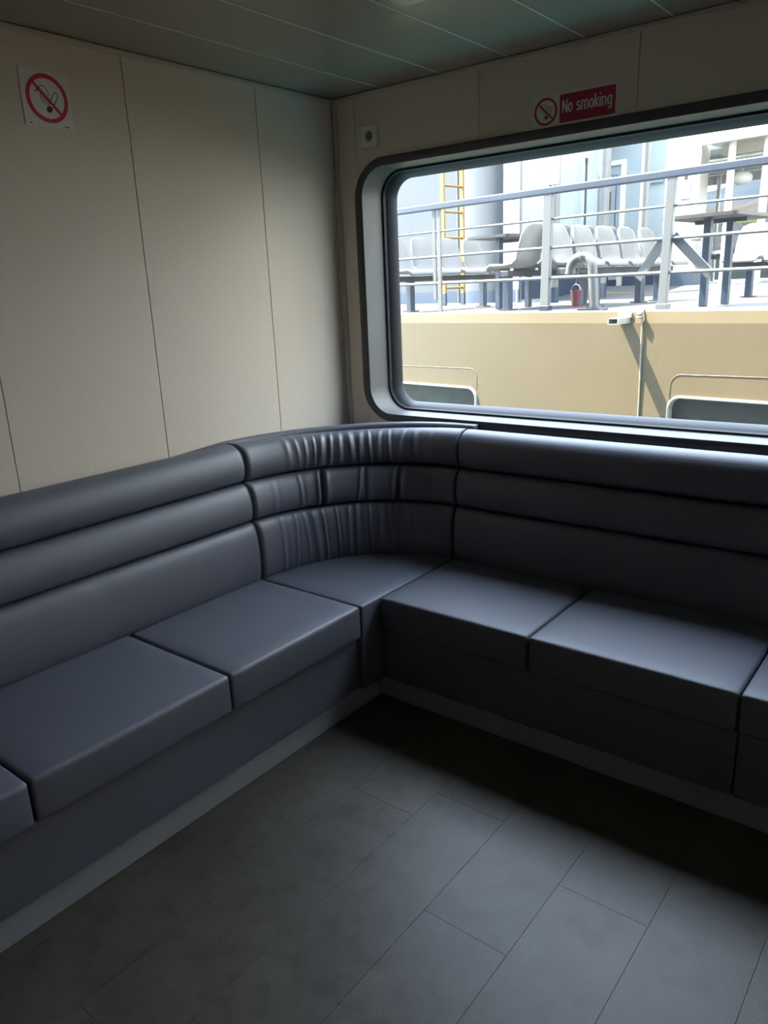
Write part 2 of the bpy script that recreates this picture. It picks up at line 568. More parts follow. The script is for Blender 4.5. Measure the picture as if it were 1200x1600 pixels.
def window(name, x0, x1):
    t = structure(name)
    def ring(ix, y, r, iz=None):
        iz = ix if iz is None else iz
        return [(x, y, z) for x, z in rrect(x0 - 0.014 + ix, x1 + 0.014 - ix, 0.914 + iz, 1.967 - iz, r, 14)]
    MB().loft([ring(0.0, 0.002, 0.150), ring(0.0, -0.008, 0.150), ring(0.003, -0.012, 0.147), ring(0.036, -0.013, 0.114, 0.030),
               ring(0.040, -0.010, 0.111, 0.033)]).build('frame', M['frame_dark'], t, smooth=True, angle=50)
    MB().loft([ring(0.040, -0.010, 0.111, 0.033), ring(0.042, 0.02, 0.110, 0.034), ring(0.047, 0.125, 0.108, 0.033)]).build('reveal', M['reveal'], t, smooth=True, angle=50)
    MB().loft([ring(0.047, 0.128, 0.108, 0.033), ring(0.049, 0.110, 0.106, 0.034), ring(0.056, 0.110, 0.100, 0.042), ring(0.060, 0.122, 0.097, 0.046),
               ring(0.067, 0.126, 0.092, 0.050), ring(0.080, 0.160, 0.085, 0.062), ring(0.082, 0.172, 0.083, 0.064)]).build('gasket', M['gasket'], t, smooth=True, angle=40)
    p = [(x, z) for x, z in rrect(x0 - 0.014 + 0.076, x1 + 0.014 - 0.076, 0.914 + 0.058, 1.967 - 0.058, 0.085, 10)]
    n = len(p)
    MB().add([(x, 0.166, z) for x, z in p], [tuple(range(n))]).build('glass_pane', M['glass'], t)
    return t
window('window_1', *WINS[0])
window('added_window', *WINS[1])  # unseen second window, added for more daylight from the right

# walls out of frame, right and rear
wr = structure('wall_right')
MB().box(RX, RY, -0.05, RX + 0.06, 0.178, H + 0.05).build('wall_panel', M['rear_wall'], wr)
wf = structure('wall_front')
MB().box(-0.08, RY - 0.06, -0.05, RX + 0.06, RY, H + 0.05).build('wall_panel', M['rear_wall'], wf)

# trims
t1 = MB().box(0.0, RY, H - 0.017, 0.010, -0.002, H - 0.001).build('trim_1', M['trim'], None, bevel=0.003, kind='structure')
t2 = MB().box(0.0, -0.010, H - 0.017, RX, 0.0, H - 0.001).build('trim_2', M['trim'], None, bevel=0.003, kind='structure')
t3 = MB().box(0.009, -0.006, 0.0, 0.030, 0.0, H - 0.018).build('trim_3', M['trim'], None, bevel=0.002, kind='structure')

# ================================================================ CORNER SOFA
sofa = thing('corner_sofa', 'long grey-blue vinyl corner sofa with three-roll backrest, pleated at the corner', 'sofa', (0.67, -0.75, 0))
SO = Vector((0.67, -0.75, 0))
def place(o):
    """mesh built in room coordinates, shown relative to the sofa's base"""
    for v in o.data.vertices:
        v.co -= SO
    o.data.update()
    return o

END_L, END_R = -3.35, 3.35
CX, CY = 0.67, -0.75            # where the corner section meets the straight ones

def dz_of(th):                  # slightly higher along the left wall
    return 0.010 - 0.015 * th

def lift(kind, z, t):             # the top cushion is fuller along the straight runs
    return z if kind < 2 else 0.781 + (z - 0.781) * (1.145 + 0.045 * t - 0.085 * math.sin(PI * t))

def profile(kind, n=22):
    if kind == 0:
        pts = [(0.120, 0.395), (0.168, 0.400), (0.184, 0.425), (0.190, 0.480), (0.188, 0.540), (0.180, 0.595), (0.166, 0.622), (0.140, 0.631), (0.105, 0.630)]
    elif kind == 1:
        pts = [(0.105, 0.632), (0.138, 0.634), (0.160, 0.646), (0.168, 0.680), (0.166, 0.715), (0.156, 0.750), (0.138, 0.772), (0.115, 0.779), (0.085, 0.779)]
    else:
        pts = [(0.085, 0.781), (0.115, 0.783), (0.137, 0.796), (0.147, 0.826), (0.143, 0.860), (0.126, 0.889), (0.098, 0.903), (0.066, 0.906), (0.038, 0.897), (0.022, 0.880), (0.020, 0.850)]
    # resample (Catmull-Rom)
    outp = []
    m = len(pts) - 1
    for k in range(n + 1):
        s = k / n * m
        i = min(int(s), m - 1)
        f = s - i
        p0 = pts[max(i - 1, 0)]; p1 = pts[i]; p2 = pts[i + 1]; p3 = pts[min(i + 2, m)]
        c = []
        for a in (0, 1):
            c.append(0.5 * (2 * p1[a] + (p2[a] - p0[a]) * f + (2 * p0[a] - 5 * p1[a] + 4 * p2[a] - p3[a]) * f * f + (3 * p1[a] - p0[a] - 3 * p2[a] + p3[a]) * f ** 3))
        outp.append(tuple(c))
    return outp

def end_shrink(s, r=0.022, e=0.028):
    if s >= r:
        return 0.0
    return e * (1 - math.sqrt(max(0, 1 - (1 - s / r) ** 2)))

def straight_roll(kind, side, parent):
    prof = profile(kind)
    L = (-CY if False else 0)
    length = abs(END_L - CY) if side == 'l' else END_R - CX
    st = [0, .001, .003, .006, .010, .016, .022, .03]
    k = 0.06
    while k < length:
        st.append(k)
        k += 0.03 if k < 1.0 else 0.12
    st.append(length)
    rings = []
    for s in st:
        e = end_shrink(s)
        ring = []
        for i, (d, z) in enumerate(prof):
            bulge = math.sin(PI * i / (len(prof) - 1)) ** 0.5
            dd = d - e * bulge
            zz = lift(kind, z, 0 if side == 'l' else 1) + (-0.35 * e * bulge if (kind == 2 and i > len(prof) * 0.45) else 0)
            # stitched vertical seam in the lower cushion of the left backrest
            if kind == 0 and side == 'l':
                dd -= 0.0035 * math.exp(-((s - 0.655) / 0.012) ** 2) * bulge
            # slow unevenness of stuffed vinyl
            dd += 0.0015 * math.sin(s * 5.3 + kind * 2.1) * bulge
            if side == 'l':
                ring.append((dd, CY - 0.003 - s, zz + dz_of(0)))
            else:
                ring.append((CX + 0.003 + s, -dd, zz + dz_of(1)))
        rings.append(ring)
    mb = MB().loft(rings, closed=False)
    n = len(prof)
    mb.add([rings[0][i] for i in range(n)], [tuple(range(n))])
    if side == 'l':
        pr_ = [Vector(p) + Vector((0.001, 0.0005, 0)) for p in rings[3][1:-2]]
        place(MB().tube(pr_, 0.0022, 6).build('piping', M['vinyl'], parent, smooth='all'))
    return place(mb.build('roll', M['vinyl'], parent, smooth=True, angle=60))

def wrinkles(kind, seed):
    rnd = random.Random(seed)
    L = []
    if kind == 2:
        cs = [0.20, 0.245, 0.285, 0.325, 0.36, 0.40, 0.44, 0.485, 0.53, 0.57, 0.615, 0.66, 0.72, 0.78, 0.85]
        amp = 0.0065
    elif kind == 0:
        cs = [0.12, 0.19, 0.245, 0.29, 0.335, 0.40, 0.455, 0.50, 0.56, 0.61, 0.66, 0.72, 0.79, 0.87]
        amp = 0.0055
    else:
        cs = [0.11, 0.24, 0.33, 0.52, 0.67, 0.86]
        amp = 0.0045
    for c in cs:
        mid = math.exp(-((c - 0.45) / 0.30) ** 2)
        L.append((c, rnd.uniform(-0.045, 0.06), rnd.uniform(0.006, 0.013), amp * rnd.uniform(0.6, 1.2) * (0.35 + 0.65 * mid), rnd.uniform(0.25, 0.75), rnd.uniform(0.45, 0.9)))
    tucks = {1: [(0.345, 0.020), (0.705, 0.016), (0.545, 0.006)], 0: [(0.51, 0.006), (0.70, 0.006)], 2: []}[kind]
    def fn(t, v):
        y = 0
        for c, tilt, wd, a, vc, vw in L:
            x = (t - c - tilt * (v - 0.5)) / wd
            env = math.exp(-((v - vc) / vw) ** 2)
            y += a * env * (math.exp(-x * x) - 0.55 * math.exp(-(x - 1.9) ** 2))
        for c, a in tucks:
            x = (t - c - 0.03 * (v - 0.5) - 0.004 * math.sin(v * 7)) / 0.009
            y -= a * math.exp(-x * x) * (0.6 + 0.4 * math.sin(PI * v))
            y += a * 0.35 * (math.exp(-((x - 2.4) / 1.2) ** 2) + math.exp(-((x + 2.4) / 1.2) ** 2))
        return y
    return fn

def corner_roll(kind, parent):
    prof = profile(kind, 30)
    wf_ = wrinkles(kind, 11 + kind)
    N = 360
    arc = 0.85
    rings = []
    for k in range(N + 1):
        t = k / N
        th = t * PI / 2
        e = end_shrink(min(t, 1 - t) * arc, 0.018, 0.022) if t < 0.5 else end_shrink((1 - t) * arc, 0.010, 0.008)
        ring = []
        for i, (d, z) in enumerate(prof):
            v = i / (len(prof) - 1)
            bulge = math.sin(PI * v) ** 0.5
            dd = d - e * bulge + (wf_(t, v) * bulge if 0.02 < t < 0.98 else 0)
            a, b = CX - dd, -CY - dd
            ring.append((CX - 0.003 * 0 - a * math.cos(th), CY + 0.003 + b * math.sin(th), lift(kind, z, t) + dz_of(t)))
        rings.append(ring)
    mb = MB().loft(rings, closed=False)
    n = len(prof)
    mb.add(rings[0], [tuple(range(n))])
    mb.add(rings[-1], [tuple(range(n))])
    return place(mb.build('roll', M['vinyl'], parent, smooth=True, angle=60))

for side in ('l', 'c', 'r'):
    be = empty('backrest')
    be.parent = sofa
    for kind in (0, 1, 2):
        corner_roll(kind, be) if side == 'c' else straight_roll(kind, side, be)

# padded strip that follows the corner behind the backrest, and the board under it
def cap_strip():
    mb = MB()
    N = 90
    zt, hgt, d0, d1 = 0.936, 0.050, 0.004, 0.046
    rings = []
    sec = [(d0, zt - hgt), (d0, zt - 0.012), (d0 + 0.004, zt - 0.004), (d0 + 0.012, zt), (d1 - 0.014, zt), (d1 - 0.005, zt - 0.003), (d1, zt - 0.011), (d1, zt - 0.020), (d1 - 0.004, zt - hgt)]
    for k in range(N + 1):
        t = k / N
        if t < 0.2:                       # runs out along the left wall
            q = t / 0.2
            f = 0.35 + 0.65 * q
            rings.append([(d0 + (d - d0) * f, CY - 0.24 * (1 - q), zt - 0.016 * (1 - q) + (z - zt)) for d, z in sec])
        else:
            th = min((t - 0.2) / 0.77, 1.0) * PI / 2
            x_run = 0.028 * max(0, (t - 0.97) / 0.03)
            rings.append([(CX - (CX - d) * math.cos(th) + x_run, CY + (-CY - d) * math.sin(th), z) for d, z in sec])
    mb.loft(rings, closed=True, caps=True)
    return place(mb.build('corner_cap', M['vinyl'], sofa, smooth=True, angle=50, label='padded strip capping the corner'))
cap_strip()
cf = [(0.003, -0.003)]
for k in range(25):
    th = k / 24 * PI / 2
    cf.append((CX - (CX - 0.006) * math.cos(th), CY + (-CY - 0.006) * math.sin(th)))
place(MB().prism([(0.003, -0.003)] + [(max(x, 0.003), min(y, -0.003)) for x, y in cf[1:]], lambda a, b, t: (a, b, t), 0.835, 0.850).build('corner_filler', M['vinyl'], sofa))

# seats
SZ0, SZ1 = 0.295, 0.414
lseams = [-0.7485, -1.338, -1.940, -2.545, -3.15]
for a, b in zip(lseams[:-1], lseams[1:]):
    place(puff(0.06, b + 0.0022, SZ0, 0.665, a - 0.0022, SZ1, r=0.011, crown=0.007, front='x').build('seat_cushion', M['vinyl'], sofa, smooth='all'))
rseams = [0.6715, 1.2560, 1.8720, 2.475, 3.08]
for a, b in zip(rseams[:-1], rseams[1:]):
    place(puff(a + 0.0022, -0.652, SZ0, b - 0.0022, -0.06, SZ1, r=0.011, crown=0.007, front='y').build('seat_cushion', M['vinyl'], sofa, smooth='all'))
place(puff(0.05, -0.7460, 0.089, 0.6665, -0.05, SZ1 - 0.001, r=0.010, crown=0.004).build('corner_seat', M['vinyl'], sofa, smooth='all'))
# front boards under the seats
place(MB().box(0.08, -3.15, 0.089, 0.642, -0.749, SZ0 - 0.001).build('front_board', M['vinyl'], sofa, bevel=0.006, segs=3))
place(MB().box(0.669, -0.632, 0.089, 1.8705, -0.08, SZ0 - 0.001).build('front_board', M['vinyl'], sofa, bevel=0.006, segs=3))
place(MB().box(1.8745, -0.632, 0.089, 3.08, -0.08, SZ0 - 0.001).build('front_board', M['vinyl'], sofa, bevel=0.006, segs=3))
# plinths
place(MB().box(0.10, -3.15, 0.0, 0.627, -0.612, 0.088).build('plinth', M['plinth'], sofa, bevel=0.0015, segs=1, label='pale grey laminate plinth'))
place(MB().box(0.628, -0.613, 0.0, 3.08, -0.10, 0.088).build('plinth', M['plinth'], sofa, bevel=0.0015, segs=1, label='pale grey laminate plinth'))

# ================================================================ SIGNS, SOCKET, LAMP
def sign_frame(name, label, cat, origin, wall):
    o = thing(name, label, cat, origin)
    if wall == 'left':
        o.matrix_world = Matrix(((0, 0, 1, origin[0]), (1, 0, 0, origin[1]), (0, 1, 0, origin[2]), (0, 0, 0, 1)))
    else:
        o.matrix_world = Matrix(((1, 0, 0, origin[0]), (0, 0, -1, origin[1]), (0, 1, 0, origin[2]), (0, 0, 0, 1)))
    return o
flat = lambda a, b, t: (a, b, t)
def ring_poly(mb, cx, cy, r0, r1, t0, t1, n=64):
    rings = []
    for r, t in ((r0, t0), (r1, t0), (r1, t1), (r0, t1), (r0, t0)):
        rings.append([(cx + r * math.cos(2 * PI * k / n), cy + r * math.sin(2 * PI * k / n), t) for k in range(n)])
    return mb.loft(rings)
def stroke(mb, pts, wd, t0, t1):
    pts = [Vector((p[0], p[1])) for p in pts]
    L, R_ = [], []
    for i, p in enumerate(pts):
        d = (pts[min(i + 1, len(pts) - 1)] - pts[max(i - 1, 0)]).normalized()
        nrm = Vector((-d.y, d.x))
        L.append(p + nrm * wd / 2)
        R_.append(p - nrm * wd / 2)
    vs = []
    for i in range(len(pts)):
        vs += [(L[i].x, L[i].y, t0), (R_[i].x, R_[i].y, t0), (R_[i].x, R_[i].y, t1), (L[i].x, L[i].y, t1)]
    fs = []
    for i in range(len(pts) - 1):
        for k in range(4):
            fs.append((i * 4 + k, i * 4 + (k + 1) % 4, i * 4 + 4 + (k + 1) % 4, i * 4 + 4 + k))
    fs += [(0, 1, 2, 3), tuple(4 * (len(pts) - 1) + k for k in range(4))]
    return mb.add(vs, fs)
def smooth_pts(p, n=6):
    o = []
    m = len(p) - 1
    for i in range(m):
        p0 = p[max(i - 1, 0)]; p1 = p[i]; p2 = p[i + 1]; p3 = p[min(i + 2, m)]
        for k in range(n):
            f = k / n
            o.append(tuple(0.5 * (2 * p1[a] + (p2[a] - p0[a]) * f + (2 * p0[a] - 5 * p1[a] + 4 * p2[a] - p3[a]) * f * f + (3 * p1[a] - p0[a] - 3 * p2[a] + p3[a]) * f ** 3) for a in (0, 1)))
    o.append(p[-1])
    return o
def pictogram(par, cx, cy, R, z):
    k = R / 0.065
    S_ = lambda pts: [(cx + x * k, cy + y * k) for x, y in pts]
    cg = MB()
    th = math.radians(58)
    ux, uy = math.cos(th), math.sin(th)
    e0 = Vector((0.000, -0.033)); L = 0.060; hw = 0.0072
    # cigarette: outlined tube with rounded tip
    out = []
    for s in (-1,):
        out.append((e0.x + ux * 0.014 - uy * hw, e0.y + uy * 0.014 + ux * hw))
    tip = (e0.x + ux * (L - hw), e0.y + uy * (L - hw))
    for j in range(9):
        a = th + PI / 2 - PI * j / 8
        out.append((tip[0] + hw * math.cos(a), tip[1] + hw * math.sin(a)))
    out.append((e0.x + ux * 0.014 + uy * hw, e0.y + uy * 0.014 - ux * hw))
    stroke(cg, S_(out), 0.0022 * k, z, z + 0.0003)
    cg.build('cigarette', M['sign_black'], par)
    em = []
    for j in range(14):
        a = 2 * PI * j / 14
        em.append((cx + k * (e0.x + ux * 0.006 + ux * 0.0095 * math.cos(a) - uy * 0.0085 * math.sin(a)), cy + k * (e0.y + uy * 0.006 + uy * 0.0095 * math.cos(a) + ux * 0.0085 * math.sin(a))))
    MB().prism(em, flat, z, z + 0.0003).build('ember', M['sign_black'], par)
    sm = MB()
    stroke(sm, S_(smooth_pts([(-0.004, -0.016), (-0.012, -0.008), (-0.020, 0.001), (-0.019, 0.010), (-0.012, 0.013), (-0.010, 0.009)])), 0.0020 * k, z, z + 0.0003)
    stroke(sm, S_(smooth_pts([(0.002, -0.012), (-0.004, -0.004), (-0.012, 0.002), (-0.013, 0.008), (-0.006, 0.010)])), 0.0020 * k, z, z + 0.0003)
    stroke(sm, S_(smooth_pts([(-0.036, 0.014), (-0.030, 0.018), (-0.024, 0.026), (-0.012, 0.033), (-0.002, 0.028), (0.005, 0.018), (0.005, 0.006)])), 0.0020 * k, z, z + 0.0003)
    stroke(sm, S_(smooth_pts([(-0.036, 0.014), (-0.029, 0.019), (-0.022, 0.017)])), 0.0020 * k, z, z + 0.0003)
    sm.build('smoke_lines', M['sign_black'], par)
    sl = MB()
    stroke(sl, [(cx - 0.0425 * k, cy + 0.0425 * k), (cx + 0.0425 * k, cy - 0.0425 * k)], 0.0085 * k, z + 0.0002, z + 0.0007)
    sl.build('slash', M['sign_red'], par)
    ring_poly(MB(), cx, cy, 0.0535 * k, R, z + 0.0001, z + 0.0006).build('red_ring', M['sign_red'], par)

sq = sign_frame('no_smoking_sign', 'square white no-smoking sign with red ring high on the left wall', 'sign', (0.0, -1.2515, 2.033), 'left')
MB().box(-0.0755, -0.0755, 0.0003, 0.0755, 0.0755, 0.0022).build('sign_plate', M['sign_white'], sq, bevel=0.0008)
pictogram(sq, 0.002, 0.002, 0.0645, 0.0023)
MB().box(-0.062, -0.069, 0.0021, -0.054, -0.0665, 0.0025).build('fine_print', M['sign_black'], sq)
MB().box(0.046, -0.0695, 0.0021, 0.061, -0.0670, 0.0025).build('fine_print', M['sign_black'], sq)

ns = sign_frame('no_smoking_sign', 'long crimson and white No smoking sign above the window', 'sign', (1.0605, 0.0, 2.0175), 'back')
MB().box(-0.150, -0.050, 0.0003, 0.150, 0.050, 0.0022).build('sign_plate', M['sign_white'], ns, bevel=0.0008)
MB().box(-0.049, -0.0425, 0.0020, 0.1435, 0.0425, 0.0026).build('crimson_field', M['sign_crimson'], ns)
pictogram(ns, -0.100, 0.0, 0.0425, 0.0023)
def text(body, size, m, par, loc, xs=1.0, bold=0.0, name='lettering'):
    c = bpy.data.curves.new(name, 'FONT')
    c.body = body
    c.size = size
    c.align_x = 'CENTER'
    c.align_y = 'CENTER'
    c.offset = bold
    c.extrude = 0.0002
    c.resolution_u = 4
    tmp = bpy.data.objects.new(name, c)
    COL.objects.link(tmp)
    dg = bpy.context.evaluated_depsgraph_get()
    dg.update()
    me = bpy.data.meshes.new_from_object(tmp.evaluated_get(dg))
    COL.objects.unlink(tmp)
    bpy.data.objects.remove(tmp)
    for v in me.vertices:
        v.co.x *= xs
    me.materials.clear()
    me.materials.append(m)
    o = bpy.data.objects.new(name, me)
    COL.objects.link(o)
    o.parent = par
    o.location = loc
    return o
def arc_(cx, cy, rx, ry, a0, a1, n=12):
    return [(cx + rx * math.cos(math.radians(a0 + (a1 - a0) * k / n)), cy + ry * math.sin(math.radians(a0 + (a1 - a0) * k / n))) for k in range(n + 1)]
GLYPH = {   # single-line letters, x-height 0.62, capital 0.88
    'N': (0.46, [[(0.05, 0), (0.05, 0.88)], [(0.05, 0.86), (0.41, 0.02)], [(0.41, 0), (0.41, 0.88)]]),
    'o': (0.42, [arc_(0.21, 0.31, 0.155, 0.26, 90, 450, 22)]),
    's': (0.38, [[(0.05, 0.14)] + arc_(0.19, 0.19, 0.13, 0.14, 205, 360, 8) + [(0.27, 0.28), (0.11, 0.36)] + arc_(0.19, 0.445, 0.125, 0.13, 200, 35, 8)]),
    'm': (0.66, [[(0.05, 0), (0.05, 0.62)], [(0.05, 0.42)] + arc_(0.185, 0.44, 0.135, 0.14, 170, 0, 8) + [(0.32, 0)], [(0.32, 0.42)] + arc_(0.455, 0.44, 0.135, 0.14, 170, 0, 8) + [(0.59, 0)]]),
    'k': (0.38, [[(0.05, 0), (0.05, 0.88)], [(0.06, 0.26), (0.33, 0.62)], [(0.14, 0.36), (0.35, 0.0)]]),
    'i': (0.15, [[(0.06, 0), (0.06, 0.62)], [(0.06, 0.76), (0.06, 0.88)]]),
    'n': (0.41, [[(0.05, 0), (0.05, 0.62)], [(0.05, 0.42)] + arc_(0.195, 0.43, 0.145, 0.15, 170, 0, 8) + [(0.34, 0)]]),
    'g': (0.43, [arc_(0.20, 0.32, 0.15, 0.25, 90, 450, 22), [(0.35, 0.62), (0.35, 0.0)] + arc_(0.21, -0.02, 0.14, 0.17, 0, -150, 9)]),
    ' ': (0.24, [])}
def lettering(body, size, xs, wd, x0, y0, z):
    x = 0.0
    for chh in body:
        adv, strokes = GLYPH[chh]
        if strokes:
            mb = MB()
            for st in strokes:
                stroke(mb, [(x0 + (x + p[0]) * size * xs, y0 + p[1] * size) for p in st], wd, z, z + 0.0003)
            mb.build('letter', M['sign_white'], ns)
        x += adv + 0.05
lettering('No smoking', 0.0455, 0.86, 0.0052, -0.0395, -0.0135, 0.0027)

sk = sign_frame('wall_socket', 'white square wall socket left of the window top', 'socket', (0.1965, 0.0, 2.049), 'back')
pl = rrect(-0.041, 0.041, -0.041, 0.041, 0.004, 4)
MB().loft([[(x, y, 0.0003) for x, y in pl], [(x, y, 0.008) for x, y in pl], [(x * 0.95, y * 0.95, 0.0105) for x, y in pl],
           [(0.0255 * math.cos(2 * PI * k / 20 - PI / 2), 0.0255 * math.sin(2 * PI * k / 20 - PI / 2), 0.0105) for k in range(20)],
           [(0.0205 * math.cos(2 * PI * k / 20 - PI / 2), 0.0205 * math.sin(2 * PI * k / 20 - PI / 2), 0.0100) for k in range(20)]]
          ).build('cover_plate', M['plate'], sk, smooth=True, angle=30)
n_ = 28
MB().loft([[(0.0225 * math.cos(2 * PI * k / n_), 0.0225 * math.sin(2 * PI * k / n_), 0.0108) for k in range(n_)],
           [(0.0195 * math.cos(2 * PI * k / n_), 0.0195 * math.sin(2 * PI * k / n_), 0.0102) for k in range(n_)],
           [(0.0190 * math.cos(2 * PI * k / n_), 0.0190 * math.sin(2 * PI * k / n_), 0.0012) for k in range(n_)]]).build('socket_well', M['plate'], sk, smooth=True)
MB().prism([(0.019 * math.cos(2 * PI * k / n_), 0.019 * math.sin(2 * PI * k / n_)) for k in range(n_)], flat, 0.0008, 0.0012).build('socket_face', M['grey_mark'], sk)
for sxx in (-0.0095, 0.0095):
    MB().tube([(sxx, 0, 0.0012), (sxx, 0, 0.0016)], 0.003, 10).build('pin_hole', M['sign_black'], sk)
for sy in (-0.0165, 0.0165):
    MB().box(-0.003, sy - 0.0015, 0.0012, 0.003, sy + 0.0015, 0.008).build('earth_clip', M['steel'], sk)

lamp = thing('ceiling_lamp', 'cream rectangular ceiling lamp with rounded corners on dark ceiling', 'lamp', (0.985, -1.28, H))
rr = lambda e, z: [(x, y, z) for x, y in rrect(-0.100 + e, 0.100 - e, -0.588 + e, 0.588 - e, 0.025, 6)]
MB().loft([rr(0.0, -0.0005), rr(0.0, -0.008), rr(0.004, -0.010)]).build('lamp_base', M['plate'], lamp, smooth=True)
MB().loft([rr(0.003, -0.009), rr(0.005, -0.018), rr(0.014, -0.024), rr(0.04, -0.026)], caps=True).build('diffuser', M['lamp'], lamp, smooth=True)

# ================================================================ THE NEIGHBOURING FERRY
O2 = Vector((-0.685, 3.9, 0))
UX, UY = 0.9916, -0.1294
YAW = math.atan2(UY, UX)
def sp(u, v, z=0.0):
    return (O2.x + u * UX - v * UY, O2.y + u * UY + v * UX, z)
def sthing(name, label, cat, u, v, z, group=None):
    return thing(name, label, cat, sp(u, v, z), YAW, group)
GZ, DZ = 1.215, 1.200         # hull edge, deck
def deck_z(v):
    return DZ + 0.16 * min(1, max(0, (v - 4.3) / 1.5))

ferry = thing('ferry', 'white and cream passenger ferry moored alongside, seen through the window', 'ferry', sp(0, 0, 0), YAW)
hv = lambda a, b, t: (a, t, b)
# hull side with two window openings, split at the windows' mid-height
W1 = (-3.4, -1.125, -0.30, 0.470)
W2 = (0.900, 3.1, -0.30, 0.525)
zm = 0.05
def half(win, up, r=0.105, n=8):
    """the half opening, left to right along u"""
    u0, u1, z0, z1 = win
    p = []
    if up:
        p.append((u0, zm))
        for k in range(n + 1):
            a = math.radians(180 - 90 * k / n); p.append((u0 + r + r * math.cos(a), z1 - r + r * math.sin(a)))
        for k in range(n + 1):
            a = math.radians(90 - 90 * k / n); p.append((u1 - r + r * math.cos(a), z1 - r + r * math.sin(a)))
        p.append((u1, zm))
    else:
        p.append((u0, zm))
        for k in range(n + 1):
            a = math.radians(180 + 90 * k / n); p.append((u0 + r + r * math.cos(a), z0 + r + r * math.sin(a)))
        for k in range(n + 1):
            a = math.radians(270 + 90 * k / n); p.append((u1 - r + r * math.cos(a), z0 + r + r * math.sin(a)))
        p.append((u1, zm))
    return p
HU0, HU1 = -16.0, 14.0
ol = [(HU0, zm)] + half(W1, True) + half(W2, True) + [(HU1, zm), (HU1, 1.11), (HU0, 1.11)]
MB().prism(ol, hv, 0.0, 0.03).build('hull_plating', M['hull'], ferry)
ol = [(HU0, zm)] + half(W1, False) + half(W2, False) + [(HU1, zm), (HU1, -2.2), (HU0, -2.2)]
MB().prism(ol, hv, 0.0, 0.03).build('hull_plating', M['hull'], ferry)
MB().loft([[(HU0, 0.0, 1.11), (HU0, 0.014, GZ - 0.012), (HU0, 0.022, GZ), (HU0, 0.06, GZ), (HU0, 0.06, 1.11)],
           [(HU1, 0.0, 1.11), (HU1, 0.014, GZ - 0.012), (HU1, 0.022, GZ), (HU1, 0.06, GZ), (HU1, 0.06, 1.11)]], caps=True).build('gunwale_strip', M['hull'], ferry, smooth=True, angle=20)
for win in (W1, W2):
    u0, u1, z0, z1 = win
    hw = empty('hull_window')
    hw.parent = ferry
    def rg(e, v, r):
        return [(x, v, z) for x, z in rrect(u0 - e, u1 + e, z0 - e, z1 + e, r, 8)]
    MB().loft([rg(0.013, 0.0, 0.115), rg(0.012, -0.012, 0.114), rg(0.006, -0.020, 0.11), rg(-0.002, -0.022, 0.10), rg(-0.009, -0.018, 0.095), rg(-0.012, 0.05, 0.093)]
              ).build('window_rim', M['hull_rim'], hw, smooth=True, angle=50)
    p = rrect(u0 - 0.0, u1 + 0.0, z0, z1, 0.1, 8)
    MB().add([(x, 0.045, z) for x, z in p], [tuple(range(len(p)))]).build('window_pane', M['pane_dark'], hw)
# weld beads over the windows
def bead(pts, r=0.006):
    MB().tube(pts, r, 6).build('weld_bead', M['hull'], ferry, smooth='all')
def arcpts(u0, z0, z1, r=0.09, right=False, u1=None):
    p = []
    if not right:
        p.append((u0, 0.0012, z0))
        for k in range(9):
            a = math.radians(180 - 90 * k / 8); p.append((u0 + r + r * math.cos(a), 0.0012, z1 - r + r * math.sin(a)))
        p.append((u1, 0.0012, z1 + 0.03))
    else:
        p.append((u1, 0.0012, z1 - 0.02))
        for k in range(9):
            a = math.radians(90 - 90 * k / 8); p.append((u0 - r + r * math.cos(a), 0.0012, z1 - r + r * math.sin(a)))
        p.append((u0, 0.0012, z0))
    return p
bead(arcpts(0.905, 0.50, 0.705, u1=3.1), 0.0045)
bead(arcpts(-1.115, 0.46, 0.665, right=True, u1=-3.4), 0.004)
# open square tube bracket
br = empty('fender_bracket'); br.parent = ferry
bo, bi = 0.046, 0.040
b0 = [(-bo, -0.024), (bo, -0.024), (bo, 0.024), (-bo, 0.024)]
b1 = [(-bi, -0.019), (bi, -0.019), (bi, 0.019), (-bi, 0.019)]
BU, BZ = 0.475, 1.135
def bring(q, v):
    return [(BU + a, v, BZ + b) for a, b in q]
MB().loft([bring(b0, 0.004), bring(b0, -0.20), bring(b1, -0.20), bring(b1, -0.02)]).build('square_tube', M['hull_rim'], br)
MB().box(BU - 0.06, -0.010, BZ + 0.02, BU + 0.06, 0.012, BZ + 0.062).build('foot_plate', M['hull_rim'], br, bevel=0.003)
# deck
MB().loft([[(HU0, 0.05, 1.1), (HU0, 0.05, DZ), (HU0, 4.3, DZ), (HU0, 5.8, DZ + 0.16), (HU0, 13, DZ + 0.16), (HU0, 13, 0.9)],
           [(HU1, 0.05, 1.1), (HU1, 0.05, DZ), (HU1, 4.3, DZ), (HU1, 5.8, DZ + 0.16), (HU1, 13, DZ + 0.16), (HU1, 13, 0.9)]], caps=True).build('deck', M['deck'], ferry)
yl = []
for k in range(25):
    q = k / 24
    u = -5.2 + 8.5 * q
    v = 5.55 - 1.9 * q
    yl.append(((u, v - 0.09, deck_z(v - 0.09) + 0.003), (u, v + 0.09, deck_z(v + 0.09) + 0.003)))
MB().loft([[a, b] for a, b in yl], closed=False).build('deck_stripe', M['deck_yellow'], ferry, label='ochre painted deck stripe')

